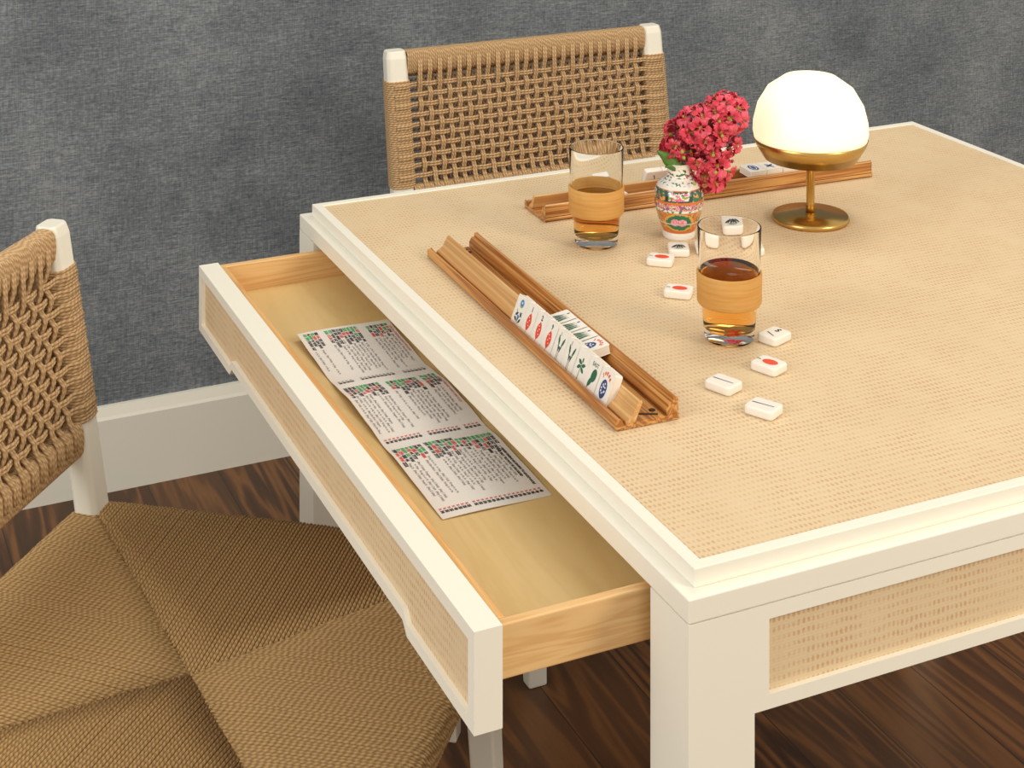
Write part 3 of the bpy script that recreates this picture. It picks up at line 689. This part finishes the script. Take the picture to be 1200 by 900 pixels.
# ---------------------------------------------------------------- rope chairs
def make_chair(label, loc, rz):
    c = thing('rope_chair', label, 'chair', loc, (0, 0, rz), 'white framed woven rope chairs')
    PXW = .2465; ZT = .7735; pw, pd = .019, .015
    hw_f, hw_b, yf, yb, ZSEAT = .292, .272, -.268, .262, .450
    def yback(z): return .292-(ZT-z)*.165 if z > .42 else .233
    for sx in (-1, 1):
        mb = MB(); zs = [0, .25, .40, .56, .70, ZT-.012, ZT]; ys = [.262, .238, .231]+[yback(z) for z in zs[3:]]
        sl = [.8, .95, 1, 1, 1, 1, .86]; vs = []; fs = []
        cs = [(a_, b_) for a_, b_ in ((-1,-.6),(-.7,-1),(.7,-1),(1,-.6),(1,.6),(.7,1),(-.7,1),(-1,.6))]
        for z, y, s in zip(zs, ys, sl):
            for a_, b_ in cs: vs.append((sx*PXW+a_*pw*s, y+b_*pd*s, z))
        for i in range(len(zs)-1):
            for k in range(8): l = (k+1) % 8; fs.append((i*8+k, i*8+l, i*8+8+l, i*8+8+k))
        fs += [tuple(range(7, -1, -1)), tuple((len(zs)-1)*8+k for k in range(8))]
        mb.add(vs, fs); mb.build('rear_leg', WHITE, c, .002)
    for sx in (-1, 1):
        mb = MB(); vs = []; fs = []
        for z, s, dx, dy in ((0, .74, .004, -.042), (.418, 1.08, .006, -.017)):
            for a_, b_ in ((-1,-1),(1,-1),(1,1),(-1,1)): vs.append((sx*(.236+dx)+a_*.019*s, -.208+dy+b_*.015*s, z))
        fs = [(0,3,2,1),(4,5,6,7),(0,1,5,4),(1,2,6,5),(2,3,7,6),(3,0,4,7)]; mb.add(vs, fs); mb.build('front_leg', WHITE, c, .003)
        MB().box((sx*.238-.010, -.205, .262), (sx*.238+.010, .235, .296)).build('side_stretcher', WHITE, c, .002)
    # seat frame under the weave
    mb = MB(); mb.box((-hw_f+.012, yf+.008, .412), (hw_f-.012, yf+.034, .442)).box((-hw_b+.012, yb-.034, .412), (hw_b-.012, yb-.008, .442))
    for sx in (-1, 1): mb.extr([(sx*(hw_f-.010), yf+.02), (sx*(hw_b-.010), yb-.02), (sx*(hw_b-.034), yb-.02), (sx*(hw_f-.034), yf+.02)], 2, .412, .442)
    mb.build('seat_frame', WHITE, c)
    # woven seat: four triangles of cord
    mb = MB(); pit = .0042; rad = .00195
    A, B, Cc, D = Vector((-hw_f, yf, 0)), Vector((hw_f, yf, 0)), Vector((hw_b, yb, 0)), Vector((-hw_b, yb, 0)); cen = Vector((0, (yf+yb)/2, 0)); cr = .052
    for (P0, P1) in ((A, B), (B, Cc), (Cc, D), (D, A)):
        ed = P1-P0; Ln = ed.length; d_ = ed.normalized(); nin = Vector((-d_.y, d_.x, 0))
        if nin.dot(cen-P0) < 0: nin = -nin
        N_ = int(Ln/pit); hd = nin.dot(cen-P0)
        f0 = d_.dot(cen-P0)
        for i in range(N_):
            s = (i+.5)*pit
            ln = hd*s/f0 if s < f0 else hd*(Ln-s)/(Ln-f0)
            ec = min(s, Ln-s); off = 0.0
            if ec < cr: off = (cr-math.sqrt(max(0, cr*cr-(cr-ec)**2)))*.42       # rounded corners
            bulge = .006*math.sin(PI*s/Ln)
            off -= bulge*.6
            if ln < off+.004: continue
            q0 = P0+d_*s; wob = random.uniform(-.0004, .0004)
            def pz(t_, z): return q0+nin*t_+Vector((0, 0, z+wob))
            zc = ZSEAT-.0145; rr = .0145; pts = [pz(off+.030, zc-rr-.004)] if ln > off+.03 else []
            for k in range(6):
                an = -PI/2-k*PI/5; pts.append(pz(off+rr*1.15+rr*1.15*math.cos(an), zc+rr*math.sin(an)))
            pts = [p for p in pts if (p-q0).dot(nin) <= ln+.006]
            st = off+rr*1.15
            for k in range(1, 5):
                t_ = st+(ln-st)*k/4
                if ln > st+.004: pts.append(pz(t_, ZSEAT-.010*(t_/hd)**1.2-(.0022 if k == 4 else 0)))
            if len(pts) > 2: mb.tube(pts, rad, 6, up=d_, u0=i*.0006+random.uniform(-.0016, .0016))
    st_ = mb.build('woven_seat', CORD_S, c); st_['label'] = 'woven tan cord seat'
    # back: rails wrapped with cord
    def ringpath(cx, cy, cz, a_, b_, plane):
        pts = []
        for k in range(12):
            t_ = 2*PI*k/12; ct, stt = math.cos(t_), math.sin(t_); u = math.copysign(abs(ct)**.6, ct)*a_; v = math.copysign(abs(stt)**.6, stt)*b_
            pts.append((cx, cy+u, cz+v) if plane == 'x' else (cx+u, cy+v, cz))
        return pts
    zt, zb = ZT-.021, ZT-.238
    for nm, zz, hh in (('top_rail', zt, .0125), ('lower_rail', zb, .0125)):
        rail = MB().box((-PXW+.017, yback(zz)-.008, zz-hh+.004), (PXW-.017, yback(zz)+.008, zz+hh-.004)).build(nm, WHITE, c)
        mb = MB(); n_ = int((2*PXW-.0345)/.0036)
        for i in range(n_):
            x = -PXW+.0175+(i+.5)*.0036; mb.tube(ringpath(x, yback(zz), zz, .0135, hh+.007, 'x'), .00185, 6, closed=True, up=(1,0,0), u0=random.random())
        mb.build('cord_wrap', CORD, rail)
    pwr = MB()
    for sx in (-1, 1):
        z = ZT-.0500; z_end = ZT-.221; mb = MB()
        while z > z_end:
            pts = [(p[0], p[1]+0, p[2]) for p in ringpath(sx*PXW, yback(z), z, pw+.0015, pd+.0015, 'z')]; mb.tube(pts, .0019, 5, closed=True, up=(0,0,1), u0=random.random()); z -= .0036
        mb.build('post_cord_wrap', CORD, c)
    # open plain weave of doubled cords
    mb = MB(); nx_, nz_ = 24, 10; xs = [-PXW+.030+(2*PXW-.060)*(i+.5)/nx_ for i in range(nx_)]; zs_ = [ZT-.0575-.0163*(j) for j in range(10)]
    rc = .00205; am = .0022
    for i, x in enumerate(xs):
        for dd in (-.0020, .0020):
            pts = [(x+dd, yback(zt)-.015, zt+.004), (x+dd, yback(zt)-.0165, zt-.016)]
            for j, z in enumerate(zs_):
                s = 1 if (i+j) % 2 == 0 else -1; yb_ = yback(z)-.008
                for fz, fy in ((.33, 1), (-.33, 1)): pts.append((x+dd, yb_-s*am*1.5*fy, z+fz*.0163*.55))
            pts += [(x+dd, yback(zb)-.0155, zb+.014), (x+dd, yback(zb)-.015, zb-.004)]
            mb.tube(pts, rc, 6, up=(1,0,0))
            if True:   # return run of the cord behind the panel
                for ox in (.006, .0135): mb.tube([(x+dd+ox, yback(zt)+.012, zt), (x+dd+ox, yback(zb)+.012, zb)], rc, 5, up=(1,0,0))
    for j, z in enumerate(zs_):
        for dd in (-.0020, .0020):
            y0_ = yback(z)-.008; pts = [(-PXW-.010, yback(z)-.0185, z+dd), (-PXW+.012, yback(z)-.0180, z+dd), (-PXW+.022, y0_-.001, z+dd)]
            for i, x in enumerate(xs):
                s = 1 if (i+j) % 2 == 0 else -1; pts.append((x, y0_+s*am, z+dd))
            pts += [(PXW-.022, y0_-.001, z+dd), (PXW-.012, yback(z)-.0180, z+dd), (PXW+.010, yback(z)-.0185, z+dd)]
            mb.tube(pts, rc, 6, up=(0,0,1))
            mb.tube([(-PXW, yback(z)+.017, z+dd*2.2+.006), (PXW, yback(z)+.017, z+dd*2.2+.006)], rc, 5, up=(0,0,1))
    mb.build('woven_back', CORD, c)['label'] = 'open tan rope weave'
    return c
ch = make_chair('white framed rope chair at the far side of the table, woven back visible', (.61275, 1.298, 0), 0)
dup(ch, 'white framed rope chair under the open drawer, woven cord seat showing', (-.238, .551, 0), (0, 0, math.radians(50.7)))
